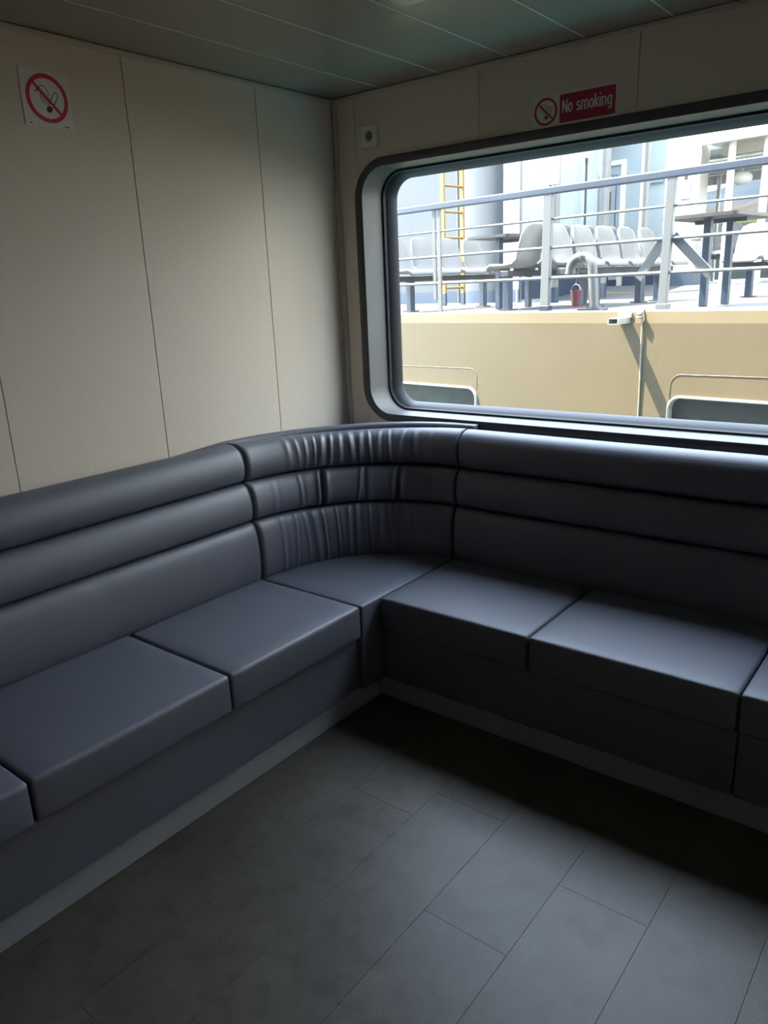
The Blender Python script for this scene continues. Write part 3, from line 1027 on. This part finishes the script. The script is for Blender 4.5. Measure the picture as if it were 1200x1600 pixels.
# deckhouse
ZT = 4.05
def wall_run(name, pts, m, z0, z1, th=0.05, parent=None, **k):
    outer = [Vector(p) for p in pts]
    rings = []
    inner = []
    for i, p in enumerate(outer):
        d = (outer[min(i + 1, len(outer) - 1)] - outer[max(i - 1, 0)]).normalized()
        inner.append(p + Vector((-d.y, d.x)) * th)
    for p, q in zip(outer, inner):
        rings.append([(p.x, p.y, z0), (p.x, p.y, z1), (q.x, q.y, z1), (q.x, q.y, z0)])
    return MB().loft(rings, caps=True).build(name, m, parent or ferry, smooth=True, angle=25)
casing = [(-4.52, 3.98)] + [(-4.0 + 0.55 * math.cos(math.radians(a)), 3.98 + 0.33 * math.sin(math.radians(a))) for a in range(190, 330, 12)] + [(-3.52, 3.62)]
runs = [('deckhouse_wall', [(-16, 4.0), (-4.52, 4.0)], M['left_wall']),
        ('funnel_casing', casing, M['left_wall']),
        ('deckhouse_wall', [(-3.52, 3.62), (-3.18, 3.55)], M['ferry_white']),
        ('deckhouse_wall', [(-3.18, 3.55), (-3.30, 6.3)], M['recess']),
        ('deckhouse_wall', [(-3.9, 6.3), (-2.02, 6.3)], M['recess']),
        ('deckhouse_wall', [(-2.02, 6.3), (-2.02, 5.6), (-1.50, 5.6), (-1.66, 6.25), (-2.02, 6.30)], M['canopy'])]
for nm, pts, m in runs:
    zz = min(deck_z(q[1]) for q in pts)
    wall_run(nm, pts, m, zz - 0.1, ZT)
    # blue skirting band, 8 mm proud
    off = []
    P_ = [Vector(p) for p in pts]
    for i, p in enumerate(P_):
        d = (P_[min(i + 1, len(P_) - 1)] - P_[max(i - 1, 0)]).normalized()
        off.append(tuple(p - Vector((-d.y, d.x)) * 0.008))
    wall_run('blue_skirting', off, M['navy'], max(deck_z(q[1]) for q in pts) - 0.12, max(deck_z(q[1]) for q in pts) + 0.185, 0.02)
# roof over the deckhouse, kept below the line of sight to the sky
MB().box(-16, 3.9, ZT, -3.1, 9.2, ZT + 0.08).build('deckhouse_roof', M['ferry_white'], ferry)
MB().box(-3.1, 6.0, ZT, -1.4, 9.2, ZT + 0.08).build('deckhouse_roof', M['ferry_white'], ferry)
# door in the recess
dr = empty('ferry_door', (0, 0, 0)); dr.parent = ferry
dz0 = deck_z(6.3)
for (a, b, c, d) in ((-3.80, -3.72, dz0, 3.26), (-3.12, -3.04, dz0, 3.26), (-3.80, -3.04, 3.26, 3.34)):
    MB().box(a, 6.24, c, b, 6.3, d).build('door_frame', M['canopy'], dr, bevel=0.006)
MB().box(-3.72, 6.265, dz0 + 0.1, -3.12, 6.29, 3.26).build('door_leaf', M['recess'], dr, bevel=0.006)
MB().tube([(-3.62, 6.262, dz0 + 0.25), (-3.62, 6.262, 3.12), (-3.20, 6.262, 3.12), (-3.20, 6.262, dz0 + 0.25)], 0.010, 6).build('door_seam', M['rail_blue'], dr)
MB().bar((-3.29, 6.22, 2.58), (-3.29, 6.22, 2.86), 0.03).build('door_handle', M['dark_steel'], dr, bevel=0.006)
MB().bar((-3.66, 6.20, 2.35), (-3.48, 6.20, 2.36), 0.05).build('door_latch', M['seat_white'], dr, bevel=0.008)
# pillars
def pillar(u, v, r, z1=3.9, foot=0.2):
    p = empty('pillar', (u, v, deck_z(v))); p.parent = ferry
    MB().tube([(0, 0, foot), (0, 0, z1 - deck_z(v))], r, 14).build('post', M['ferry_shade'], p, smooth=True)
    MB().tube([(0, 0, 0), (0, 0, foot)], r * 1.08, 14).build('pillar_foot', M['navy'], p, smooth=True)
pillar(-2.40, 4.5, 0.085)
pillar(-1.03, 3.1, 0.055)
pillar(-2.22, 3.0, 0.065)
# canopy to the right
cp = empty('canopy', (0, 0, 0)); cp.parent = ferry
MB().box(-3.2, 6.45, 3.30, -1.56, 9.5, 3.36).build('canopy_roof', M['canopy'], cp)
MB().box(-1.55, 5.4, 3.30, 3.38, 9.5, 3.36).build('canopy_roof', M['canopy'], cp)
MB().box(-1.55, 5.34, 3.22, 3.38, 5.42, 3.62).build('canopy_fascia', M['canopy'], cp)
for v in (6.3, 7.4, 8.5):
    MB().box(-1.48 if v < 6.5 else -3.2, v - 0.04, 3.17, 3.38, v + 0.04, 3.30).build('canopy_beam', M['canopy'], cp)
MB().box(-3.2, 9.3, 3.10, 3.38, 9.4, 3.299).build('rear_lintel', M['canopy'], cp)
MB().tube([(-1.42, 5.7, 3.04), (3.38, 5.7, 3.10)], 0.02, 8).build('curtain_pole', M['canopy'], cp)
for u, v, r in ((-1.02, 5.5, 0.05), (-0.55, 5.5, 0.05), (-2.75, 9.2, 0.04), (1.5, 5.5, 0.05)):
    MB().tube([(u, v, deck_z(v)), (u, v, 3.3)], r, 12).build('canopy_post', M['canopy'], cp, smooth=True)
MB().box(3.4, 0.6, DZ, 14.0, 12.0, 6.8).build('added_bounce_block', M['brightened_white'], ferry, bevel=0.04)  # unseen white block added to bounce sunlight onto the cabin's left wall
# lifebelt-like white float lamp under the canopy, colour brightened against the roof's shade
bulb = []
for k in range(9):
    a = PI * k / 8
    bulb.append((-1.30, 6.6, 2.86 + 0.10 * math.cos(a)))
MB().tube(bulb, [max(0.002, 0.15 * math.sin(PI * k / 8)) for k in range(9)], 12).build('canopy_light', M['brightened_white'], cp, smooth='all')
MB().bar((-1.30, 6.6, 2.95), (-1.30, 6.6, 3.30), 0.02).build('canopy_light_stem', M['canopy'], cp)
# draught figures faintly painted on the deckhouse
text('I', 0.16, M['grey_mark'], ferry, (-7.72, 3.985, 3.36)).rotation_euler = (PI / 2, 0, 0)
text('IO', 0.16, M['grey_mark'], ferry, (-7.70, 3.985, 3.14)).rotation_euler = (PI / 2, 0, 0)
# corner pipe of the deckhouse
MB().tube([(-4.62, 3.9, DZ), (-4.62, 3.9, ZT)], 0.022, 8).build('corner_pipe', M['seat_white'], ferry, smooth=True)

# ---- things on the ferry
nb = sthing('notice_board', 'pale notice board with faded print, leftmost board on the ferry', 'notice board', -1.68, 2.06, 2.55)
MB().box(-0.145, -0.01, 0.0, 0.125, 0.012, 0.36).build('board_panel', M['board'], nb, bevel=0.003)
MB().box(-0.13, -0.0125, 0.27, 0.11, -0.009, 0.34).build('faded_heading', M['board_mark'], nb)
mk = MB()
rnd = random.Random(3)
for rrow in range(5):
    for c in range(6):
        u = -0.125 + c * 0.041
        z = 0.03 + rrow * 0.047
        mk.box(u, -0.0125, z, u + rnd.uniform(0.012, 0.026), -0.009, z + rnd.uniform(0.012, 0.028))
mk.build('faded_print', M['board_mark'], nb, kind='stuff')
MB().bar((0, 0.03, -0.02), (0, 0.03, 1.2), 0.03).build('board_hanger', M['ferry_shade'], nb)

b2 = sthing('notice_board', 'pale blue notice on the white wall right of the ferry door', 'notice board', -2.55, 6.26, 2.92)
MB().box(-0.10, -0.01, 0.0, 0.16, 0.03, 0.17).build('board_panel', M['pale_blue'], b2, bevel=0.003)
b3 = sthing('notice_board', 'small grey notice hanging on the white cabin wall beside the canopy', 'notice board', -1.70, 5.585, 2.56)
MB().box(-0.075, -0.012, 0.0, 0.075, 0.012, 0.26).build('board_panel', M['board'], b3, bevel=0.003)
MB().box(-0.05, -0.015, 0.03, 0.05, -0.011, 0.22).build('faded_print', M['grey_mark'], b3)
MB().box(-0.02, -0.012, 0.26, 0.02, 0.012, 0.34).build('hook_plate', M['dark_steel'], b3)

# railing
rl = sthing('railing', 'ferry deck railing with blue top rail and white posts and bars', 'railing', 0, 0.06, GZ + 0.002)
RZ = lambda z: z - GZ
MB().bar((-6.5, 0, RZ(2.235)), (6.0, 0, RZ(2.235)), 0.055, 0.062).build('top_rail', M['rail_blue'], rl, bevel=0.012)
for z, r in ((2.0, 0.0105), (1.76, 0.013), (1.50, 0.014)):
    MB().tube([(-6.5, 0.0, RZ(z)), (6.0, 0.0, RZ(z))], r, 8).build('rail_bar', M['ferry_white'], rl, smooth=True)
for u in (-2.95, -1.655, -0.345, 0.785, 1.92, 3.1):
    p = empty('rail_post', (u, 0, 0)); p.parent = rl
    if abs(u + 1.655) < 0.01:
        MB().bar((-0.045, 0.0, 0.12), (-0.045, 0.0, RZ(2.205)), 0.042, 0.02, up=(0, 1, 0)).build('post_bar', M['rust'], p, bevel=0.003)
        MB().bar((0.030, -0.012, 0.0), (0.020, 0.0, RZ(2.205)), 0.046, 0.02, up=(0, 1, 0)).build('post_bar', M['rust'], p, bevel=0.003)
    else:
        MB().bar((-0.018, 0, 0.0), (0.005, 0, RZ(2.205)), 0.085 if u > -1 and u < 0 else 0.07, 0.045, up=(0, 1, 0)).build('post_bar', M['ferry_shade'], p, bevel=0.004)
        MB().box(-0.065, -0.03, 0.001, 0.035, 0.04, 0.045).build('post_foot', M['navy' if u < 0 else 'ferry_shade'], p, bevel=0.003)
    if abs(u - 0.785) < 0.01:
        MB().bar((0.03, 0.02, RZ(1.78)), (0.335, 0.05, RZ(1.47)), 0.075, 0.02, up=(0, 1, 0)).build('brace', M['ferry_shade'], p, bevel=0.003)
        MB().bar((-0.03, 0.02, RZ(1.78)), (-0.27, 0.05, RZ(1.46)), 0.075, 0.02, up=(0, 1, 0)).build('brace', M['ferry_shade'], p, bevel=0.003)
MB().bar((0.98, -0.005, RZ(1.735)), (1.045, -0.005, RZ(1.735)), 0.05, 0.02).build('rail_clamp', M['rust'], rl, bevel=0.004)

# ladder
ld = sthing('ladder', 'yellow steel ladder standing by the ferry deckhouse wall', 'ladder', -3.82, 2.62, DZ + 0.002)
for vv in (0.0, 0.42):
    MB().bar((0, vv, 0.17), (0, vv, 2.75), 0.07, 0.03, up=(0, 1, 0)).build('stile', M['ladder'], ld, bevel=0.004)
    MB().bar((0, vv, 0.0), (0, vv, 0.172), 0.075, 0.035, up=(0, 1, 0)).build('stile_foot', M['navy'], ld, bevel=0.004)
    MB().bar((-0.02, vv + 0.01, 2.4), (-0.02, 1.02, 2.4), 0.03).build('wall_bracket', M['ladder'], ld)
for k in range(8):
    MB().tube([(0, 0, 0.245 + k * 0.345), (0, 0.42, 0.245 + k * 0.345)], 0.016, 10).build('rung', M['ladder'], ld, smooth=True)

# tables
def table(label, u, v, lw, lv, leg_v, h=0.77):
    t = sthing('deck_table', label, 'table', u, v, DZ + 0.002, 'tables on the ferry deck')
    ptop = rrect(-lw / 2, lw / 2, -lv / 2, lv / 2, 0.05, 5)
    MB().prism(ptop, flat, h - 0.028, h).build('tabletop', M['table_brown'], t, smooth=True)
    for q in leg_v:
        MB().bar((0, q, 0.0), (0, q, h - 0.028), 0.062, up=(0, 1, 0)).build('leg', M['navy'], t, bevel=0.006)
    MB().bar((-lw * 0.35, 0, h - 0.045), (lw * 0.35, 0, h - 0.045), 0.04, 0.03).build('cross_bar', M['dark_steel'], t)
    return t
table('brown deck table standing between the white seats left of the middle railing post', -1.60, 1.30, 0.58, 1.05, (-0.30, 0.25))
table('brown deck table behind the right-hand railing brace', 0.72, 1.18, 0.66, 0.95, (-0.25, 0.22))

# rows of moulded seats on shared beams
def shell_mesh():
    prof = [(0.235, -0.035), (0.225, -0.005), (0.19, 0.008), (0.10, -0.005), (0.0, -0.012), (-0.09, -0.004), (-0.150, 0.030), (-0.185, 0.10),
            (-0.208, 0.20), (-0.230, 0.30), (-0.250, 0.375), (-0.262, 0.405)]
    hw = [0.19, 0.205, 0.215, 0.22, 0.22, 0.215, 0.213, 0.212, 0.208, 0.198, 0.165, 0.10]
    lip = [0.0, 0.0, 0.005, 0.015, 0.022, 0.028, 0.040, 0.045, 0.040, 0.03, 0.02, 0.008]
    n = 10
    top = []
    for (f, z), wd, lp in zip(prof, hw, lip):
        ring = []
        for k in range(n + 1):
            s = -1 + 2 * k / n
            c = abs(s) ** 4
            back = z > 0.06
            ring.append((f + (lp * c * 0.8 if back else 0.0), s * wd, z + (lp * c if not back else 0.0)))
        top.append(ring)
    mb = MB().loft(top, closed=False)
    me = mb.build('seat_shell', M['seat_white'], None, smooth='all')
    so = me.modifiers.new('thickness', 'SOLIDIFY')
    so.thickness = 0.028
    so.offset = -1
    bv = me.modifiers.new('round', 'BEVEL')
    bv.width = 0.008
    bv.segments = 2
    bv.limit_method = 'ANGLE'
    bv.angle_limit = math.radians(50)
    return me
shell = shell_mesh()
first_shell = [True]
def bench(label, u, v0, n, face, pitch=0.475, pan=0.40, legs=None, cat='bench'):
    """row along v; face = +1 looks towards +u, -1 towards -u, 0 towards the rail"""
    zz = deck_z(v0)
    t = sthing('seat_row', label, 'seats', u, v0, zz + 0.002, 'rows of white seats on the ferry deck')
    rz = {1: 0.0, -1: PI, 0: -PI / 2}[face]
    dirv = (0, 1) if face else (1, 0)
    L = pitch * (n - 1)
    for k in range(n):
        if first_shell[0]:
            o = shell
            first_shell[0] = False
        else:
            o = shell.copy()
            COL.objects.link(o)
        o.parent = t
        o.location = (dirv[0] * k * pitch, dirv[1] * k * pitch, pan + 0.03)
        o.rotation_euler = (0, 0, rz)
    a = (-0.22 * dirv[0], -0.22 * dirv[1], pan - 0.035)
    b = ((L + 0.22) * dirv[0], (L + 0.22) * dirv[1], pan - 0.035)
    MB().bar(a, b, 0.10, 0.06).build('beam', M['dark_steel'], t, bevel=0.006)
    for q in (legs if legs is not None else (0.05, L - 0.05)):
        MB().bar((dirv[0] * q, dirv[1] * q, 0.0), (dirv[0] * q, dirv[1] * q, pan - 0.065), 0.075, up=(dirv[0], dirv[1], 0.0001)).build('leg', M['navy'], t, bevel=0.006)
        MB().box(dirv[0] * q - 0.07, dirv[1] * q - 0.07, 0.0, dirv[0] * q + 0.07, dirv[1] * q + 0.07, 0.012).build('leg_foot', M['dark_steel'], t)
    return t
bench('row of white seats nearest the yellow ladder', -2.62, 0.60, 4, 1, legs=(0.05, 1.4))
bench('row of white seats facing left behind the middle railing post', -1.22, 0.80, 4, -1, legs=(-0.15, 1.3))
bench('row of white seats behind the gooseneck vent and red bucket', -0.70, 1.05, 5, 1, legs=(0.45, 1.4, 1.85))
bench('distant row of white seats under the canopy posts', -1.22, 5.95, 3, 0, pitch=0.48)
bench('row of white seats at far right behind the table leg', 0.02, 3.65, 4, 0, pitch=0.48)
bench('farthest row of white seats below the hills', -0.75, 7.0, 4, 0, pitch=0.48)

# gooseneck vent
gv = sthing('gooseneck_vent', 'white gooseneck vent pipe with red bucket hung from it', 'vent pipe', -0.065, 0.36, DZ + 0.002)
pts = [(0.028, 0, 0.014), (0.015, 0, 0.2), (0.0, 0, 0.36)]
for k in range(1, 15):
    a = math.radians(180 * k / 14 * 0.97)
    pts.append((-0.115 + 0.115 * math.cos(a), 0, 0.36 + 0.115 * math.sin(a)))
pts.append((-0.231, 0, 0.335))
MB().tube(pts, 0.044, 16).build('pipe', M['ferry_shade'], gv, smooth=True, angle=60)
MB().tube([(-0.231, 0, 0.330), (-0.231, 0, 0.345)], 0.049, 16).build('pipe_lip', M['ferry_white'], gv, smooth=True)
MB().box(-0.10, -0.08, 0.0, 0.13, 0.08, 0.016).build('base_flange', M['navy'], gv, bevel=0.003)
MB().tube([(0.027, 0, 0.016), (0.026, 0, 0.04)], 0.065, 16).build('base_collar', M['ferry_shade'], gv, smooth=True)
# bucket on a chain
bk = sthing('bucket', 'small red bucket hanging by a chain from the white vent pipe', 'bucket', -0.180, 0.28, DZ + 0.045)
rb = lambda r, z: [(r * math.cos(2 * PI * k / 20), r * math.sin(2 * PI * k / 20), z) for k in range(20)]
MB().loft([rb(0.001, 0.0), rb(0.036, 0.0), rb(0.049, 0.132), rb(0.053, 0.134), rb(0.053, 0.142), rb(0.047, 0.142), rb(0.034, 0.008), rb(0.001, 0.008)]).build('bucket_body', M['bucket'], bk, smooth=True, angle=40)
hd = [(0.05 * math.cos(PI * k / 10), 0, 0.138 + 0.055 * math.sin(PI * k / 10)) for k in range(11)]
MB().tube(hd, 0.003, 6).build('bail', M['steel'], bk)
ch = MB()
c0, c1 = Vector((0.0, 0.0, 0.19)), Vector((0.030, 0.03, 0.475))
for k in range(14):
    a = c0.lerp(c1, k / 14); b = c0.lerp(c1, (k + 1.3) / 14)
    mid = (a + b) / 2
    ring = []
    sidev = Vector((1, 0, -0.2)).normalized() if k % 2 else Vector((0, 1, 0))
    dvec = (b - a) / 2
    for j in range(9):
        q = 2 * PI * j / 8
        ring.append(mid + dvec * math.cos(q) + sidev * 0.008 * math.sin(q))
    ch.tube(ring, 0.0028, 5, cap=False)
ch.build('chain', M['chain'], bk, kind='stuff')

# rope down the hull
rp = sthing('rope', 'cream rope hanging down the ferry hull beside the square bracket', 'rope', 0.632, -0.0085, 1.20)
rpts = [(0.0, 0.060, 0.026), (0.0, 0.030, 0.026), (0.0, 0.012, 0.012), (0.0, 0.0, -0.02)]
for k in range(1, 40):
    q = k / 39
    rpts.append((0.010 * math.sin(q * 3.0) - 0.004 * q, -0.002 * math.sin(q * 9), -0.02 - 1.5 * q))
MB().tube(rpts, 0.0065, 8).build('line', M['rope'], rp, smooth='all')
kn = [(-0.014 + 0.02 * math.sin(a * 2), -0.016 + 0.008 * math.cos(a * 3), -0.02 + 0.022 * math.cos(a)) for a in [2 * PI * k / 16 for k in range(17)]]
MB().tube(kn, 0.010, 8).build('knot', M['rope'], rp, smooth='all')
# dark handrail pole at the deckhouse corner
hp = sthing('handrail_pole', 'dark slim upright pole beside the ferry door recess', 'pole', -3.12, 5.2, deck_z(5.2) + 0.002)
MB().tube([(0, 0, 0), (0, 0, 1.93)], 0.018, 8).build('shaft', M['dark_steel'], hp, smooth=True)
MB().tube([(0, 0, 1.90), (0, 0, 1.98)], 0.024, 8).build('pole_cap', M['dark_steel'], hp, smooth=True)

# ================================================================ SEA AND SHORE
MB().add([(-3000, -3000, -2.1), (3000, -3000, -2.1), (3000, 3000, -2.1), (-3000, 3000, -2.1)], [(0, 1, 2, 3)]).build('sea', M['sea'], None, kind='structure')
def ridge(name, dist, depth, hfun, m, z0=-2.2, a0=-75, a1=75, n=220):
    rows = []
    for k in range(n + 1):
        a = math.radians(a0 + (a1 - a0) * k / n)
        h = hfun(a)
        ca, sa = math.sin(a), math.cos(a)
        col = []
        for q, f in ((0.0, 0.0), (0.25, 0.45), (0.55, 0.8), (1.0, 1.0), (1.6, 0.6)):
            r = dist + depth * q
            hh = z0 + (h - z0) * f + (random.uniform(-0.04, 0.04) * h if 0 < f < 1 else 0)
            col.append((2.27 + r * ca, -2.6 + r * sa, hh))
        rows.append(col)
    MB().loft(rows, closed=False).build(name, m, None, smooth='all', kind='structure')
rnd = random.Random(5)
ph = [rnd.uniform(0, 6.28) for _ in range(12)]
def nz(a, fs):
    return sum(math.sin(a * f + ph[i]) / (i + 1.0) for i, f in enumerate(fs))
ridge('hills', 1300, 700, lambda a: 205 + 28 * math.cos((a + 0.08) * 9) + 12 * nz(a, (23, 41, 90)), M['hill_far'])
ridge('hills', 700, 160, lambda a: 72 + 5 * nz(a, (19, 44, 130, 210)), M['hill_mid'])
ridge('hills', 330, 60, lambda a: 27 + 1.5 * nz(a, (25, 77, 190, 330, 520)), M['hill_green'])
ridge('shore', 160, 8, lambda a: 10.6 + 0.25 * nz(a, (12, 33)), M['quay'])
